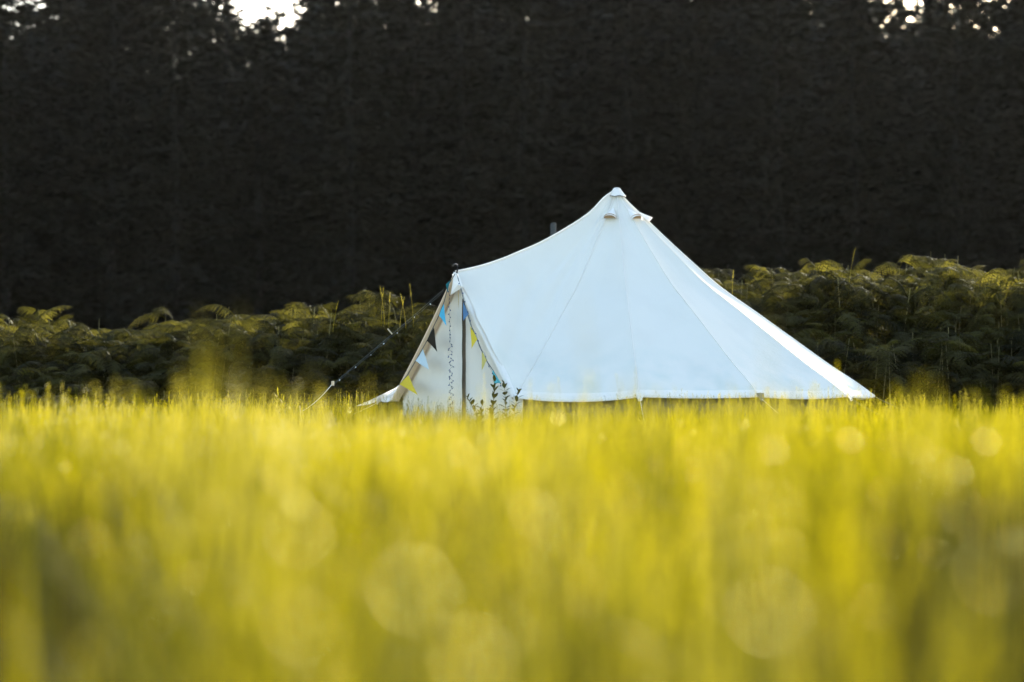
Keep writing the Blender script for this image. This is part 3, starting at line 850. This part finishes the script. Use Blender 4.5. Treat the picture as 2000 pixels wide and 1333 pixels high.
weed(958, 742, 24.7, [(4, 740, 0), (-20, 774, 0)], 'dark leafy weed with two stems standing in front of the tent door', LEAF)
weed(992, 755, 24.8, [(-3, 752, 0), (9, 764, 0)], 'drooping dark weed at the near foot of the tent door', LEAF, 0.3)
weed(930, 795, 24.6, [(5, 788, 0)], 'small low weed left of the dark leafy weed by the door', LEAF)
weed(542, 765, 26.5, [(0, 762, 0), (6, 775, 0)], 'spiky pale thistle in front of the dark bracken left of the guy rope', SPIKE, 0.9, 0.035, 'thistle', 'thistle')

# ------------------------------------------------------------------ meadow grass
def blade(mb, rnd, x, y, h, w, lean, a, seg=4):
    d = Vector((math.cos(a), math.sin(a), 0)); s = Vector((-math.sin(a), math.cos(a), 0))
    tw = rnd.uniform(-0.9, 0.9); vs_ = []
    for i in range(seg + 1):
        t = i / seg; p = Vector((x, y, h * t * (1 - 0.18 * lean * t))) + d * (lean * h * t * t * 0.7)
        ww = w * (1 - t ** 2.2) * 0.5 + 0.0003
        sd = (s * math.cos(tw * t) + d * math.sin(tw * t))
        vs_ += [p - sd * ww, p + sd * ww]
    mb.add(vs_, [(2 * i, 2 * i + 1, 2 * i + 3, 2 * i + 2) for i in range(seg)])
def seedhead(mb, rnd, x, y, h, lean, a):
    blade(mb, rnd, x, y, h, 0.0032, lean, a, 4)
    d = Vector((math.cos(a), math.sin(a), 0))
    for i in range(22):
        t = 0.78 + 0.22 * i / 22; p = Vector((x, y, h * t * (1 - .18 * lean * t))) + d * (lean * h * t * t * .7)
        b_ = rnd.random() * 6.28; u = Vector((math.cos(b_) * .8, math.sin(b_) * .8, .8)).normalized(); v = u.cross(Vector((0, 0.3, 1))).normalized()
        p = p + u * rnd.uniform(0, 0.02) * (1.1 - i / 22); s = rnd.uniform(0.006, 0.011)
        mb.add([p, p + u * s * .5 + v * s * .3, p + u * s, p + u * s * .5 - v * s * .3], [(0, 1, 2, 3)])
def clump(seed, nb, hmin, hmax, rad, nseed=0, w=0.0042, lmax=0.75, cone=False):
    rnd = random.Random(seed); mb = MB()
    for i in range(nb):
        r_ = rad * math.sqrt(rnd.random()); a = rnd.random() * 6.28
        blade(mb, rnd, r_ * math.cos(a), r_ * math.sin(a), (hmin + (hmax - hmin) * rnd.random() ** 1.3 if cone else rnd.uniform(hmin, hmax)), w * rnd.uniform(0.7, 1.3), rnd.uniform(0.1 if not cone else 0.0, lmax), rnd.random() * 6.28)
    for i in range(nseed):
        r_ = rad * math.sqrt(rnd.random()); a = rnd.random() * 6.28
        seedhead(mb, rnd, r_ * math.cos(a), r_ * math.sin(a), rnd.uniform(hmax, hmax * 1.25), rnd.uniform(0.05, 0.35), rnd.random() * 6.28)
    return mb
CL = [clump(300 + i, 46, 0.24, 0.48, 0.17, 0, 0.0044, 1.25).mesh('clump', M['grass'], False) for i in range(4)]
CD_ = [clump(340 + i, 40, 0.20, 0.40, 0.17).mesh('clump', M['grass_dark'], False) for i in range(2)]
CT = [clump(360 + i, 2, 0.44, 0.60, 0.06, 2, 0.005, 0.3).mesh('clump', M['seed'] if i else M['grass'], False) for i in range(2)]
CS = [clump(320 + i, 26, 0.22, 0.43, 0.17, 8, 0.0044, 1.3).mesh('clump', M['seed'] if i == 2 else M['grass'], False) for i in range(3)]
rg = random.Random(21)
pts, rots, scls, idx = [], [], [], []
def inside_tent(x, y): return (x - TX) ** 2 + (y - TY) ** 2 < 2.68 ** 2
for (y0, y1, dens) in [(1.0, 6, 46), (6, 14, 34), (14, 31, 24)]:
    yy = y0
    area_n = int(dens * (y1 - y0) * ((y0 + y1) / 2 * 0.44 + 2.4))
    for i in range(area_n):
        y = rg.uniform(y0, y1); hw = y * 0.22 + 1.2; x = rg.uniform(-hw, hw)
        if inside_tent(x, y): continue
        n1 = vnoise(x * 0.7 + 7, y * 0.45, 9); n2 = vnoise(x * 2.3, y * 1.4, 12)
        if n2 < 0.12 and y < 12: continue
        h = 0.66 + 0.50 * n1 + 0.26 * n2
        if y < 4: h *= 0.72 + 0.28 * max(0, y - 1.0) / 3
        if y < 5 and rg.random() < 0.45: continue
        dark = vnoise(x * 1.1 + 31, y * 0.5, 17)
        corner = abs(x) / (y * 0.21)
        dk = dark > 0.60 or (y < 6 and corner > 0.62 + 0.2 * dark) or (y < 2.4 and dark > 0.2)  # extra dark clumps at frame corners and near lens imitate vignetting and deep shade
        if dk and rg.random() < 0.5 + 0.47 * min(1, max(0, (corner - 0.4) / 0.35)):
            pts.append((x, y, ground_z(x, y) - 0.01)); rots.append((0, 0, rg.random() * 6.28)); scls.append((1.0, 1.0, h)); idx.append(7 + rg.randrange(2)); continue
        pts.append((x, y, ground_z(x, y) - 0.01)); rots.append((rg.uniform(-.08, .08), rg.uniform(-.08, .08), rg.random() * 6.28))
        scls.append((1.0, 1.0, h)); idx.append(rg.randrange(4) if rg.random() < 0.72 else 4 + rg.randrange(3))
for i in range(150):
    y = rg.uniform(3.5, 17); x = rg.uniform(-0.23, 0.23) * y; n1 = vnoise(x * 0.8 + 3, y * 0.5, 23)
    if n1 < 0.4: continue
    sc = rg.uniform(0.85, 1.12) * (1.0 if -0.012 < x / y < 0.14 else 0.84); pts.append((x, y, 0)); rots.append((rg.uniform(-.15, .15), rg.uniform(-.15, .15), rg.random() * 6.28)); scls.append((1, 1, sc)); idx.append(9 + rg.randrange(2))
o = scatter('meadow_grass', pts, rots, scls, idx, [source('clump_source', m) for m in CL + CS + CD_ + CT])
tag(o, 'tall yellow sunlit meadow grass filling the foreground', None, None, 'stuff')

# tall tufts that stand out of the meadow
def tuft(px, top, d, n, rad, label, sd=3):
    p = at(px, top, d); t = empty('grass_tuft', (p.x, p.y, 0)); h = p.z
    clump(int(px), n, h * 0.72, h * 1.08, rad, 0, 0.006 if n > 35 else 0.005, 0.12, True).build('blades', M['seed'], t, False)
    rnd = random.Random(int(px) + 1); mb = MB()
    for i in range(sd): seedhead(mb, rnd, rnd.uniform(-rad, rad), rnd.uniform(-rad, rad), h * rnd.uniform(0.72, 1.0), rnd.uniform(0, .12), rnd.random() * 6.28)
    mb.build('seed_stems', M['seed'], t, False); tag(t, label, 'grass tuft', 'tall tufts in the meadow', 'thing')
tuft(415, 648, 4.6, 40, 0.055, 'tallest blurred grass tuft rising in front of the dark bracken on the left', 4)
tuft(730, 750, 8.0, 16, 0.05, 'blurred grass tuft left of the tent under the white corner')
tuft(1790, 752, 6.0, 30, 0.08, 'blurred grass tuft at the right end of the tent before the dark bracken', 5)
tuft(1136, 735, 9.0, 8, 0.03, 'pale blurred stalks in front of the tent hem, middle')
tuft(1056, 752, 9.0, 8, 0.03, 'pale blurred stalks in front of the tent hem near the door')
tuft(1300, 742, 7.0, 8, 0.05, 'blurred stalks in front of the stained part of the tent hem')
tuft(1545, 740, 8.0, 10, 0.05, 'blurred stalks in front of the right part of the tent hem')
tuft(1405, 738, 10.0, 6, 0.03, 'thin blurred stalks before the tent right of its middle seam')
tuft(250, 765, 7.0, 20, 0.08, 'low blurred grass tuft at the far left before the dark bracken')

# small glossy weed leaves among the grass: they glint against the sun
rw = random.Random(77); mb = MB()
def glint(p, size, jit):
    tocam = (Vector((0, 0, CAM_Z)) - p).normalized(); nrm = (tocam + SUN_DIR).normalized()
    nrm = (nrm + Vector((rw.uniform(-jit, jit), rw.uniform(-jit, jit), rw.uniform(-jit, jit)))).normalized()
    u = nrm.cross(Vector((rw.uniform(-1, 1), rw.uniform(-1, 1), rw.uniform(-.3, 1)))).normalized(); v = nrm.cross(u)
    mb.add([p - u * size, p - u * size * .4 + v * size * .35, p + u * size * .5 + v * size * .3, p + u * size, p + u * size * .5 - v * size * .3, p - u * size * .4 - v * size * .35], [(0, 1, 2, 3, 4, 5)])
    base = Vector((p.x + rw.uniform(-.05, .05), p.y + rw.uniform(-.05, .05), 0))
    mb.tube([base, p - u * size], 0.0012, 3, False)
for (px, py, d, s) in [(805, 1150, 1.45, .0060), (585, 1040, 1.85, .0050), (1500, 1195, 1.5, .0055), (1040, 1000, 2.6, .0050), (925, 1280, 1.5, .005), (175, 1050, 3.0, .0040),
                       (900, 885, 4.4, .005), (1350, 917, 4.6, .005), (1510, 880, 3.8, .006), (1660, 860, 4.4, .006), (1925, 862, 4.0, .006), (1872, 920, 4.2, .005), (1090, 815, 6.5, .007)]:
    glint(at(px, py, d), s, 0.02)
for i in range(150):
    d = rw.uniform(1.4, 6.0); p = at(rw.uniform(0, 2000), rw.uniform(850, 1330), d)
    if 0.22 < p.z < 0.56: glint(p, rw.uniform(0.0018, 0.0042), 0.06)
for i in range(260):
    d = rw.uniform(3.0, 24.0); x = rw.uniform(-.22, .22) * d; z = rw.uniform(0.40, 0.54)
    if inside_tent(x, d): continue
    glint(Vector((x, d, z)), rw.uniform(0.004, 0.008), 0.22)
o = mb.build('meadow_weed_leaves', M['weed_leaf'], None, False)
tag(o, 'small glossy weed leaves glinting among the meadow grass', None, None, 'stuff')

# ------------------------------------------------------------------ thin haze box added to lift the blacks of the wood
m, nt, N, L = new_mat('air')
out = N.new('ShaderNodeOutputMaterial'); pv = N.new('ShaderNodeVolumePrincipled')
pv.inputs['Color'].default_value = (0.93, 0.89, 0.76, 1); pv.inputs['Density'].default_value = 0.000027; pv.inputs['Anisotropy'].default_value = 0.3
L.new(pv.outputs[0], out.inputs['Volume'])
mb = MB(); mb.box((0, 80, 13.5), 170, 230, 29.5)
o = mb.build('haze', m, None, False); tag(o, 'thin pale haze added to lift the shade of the wood', None, None, 'stuff')
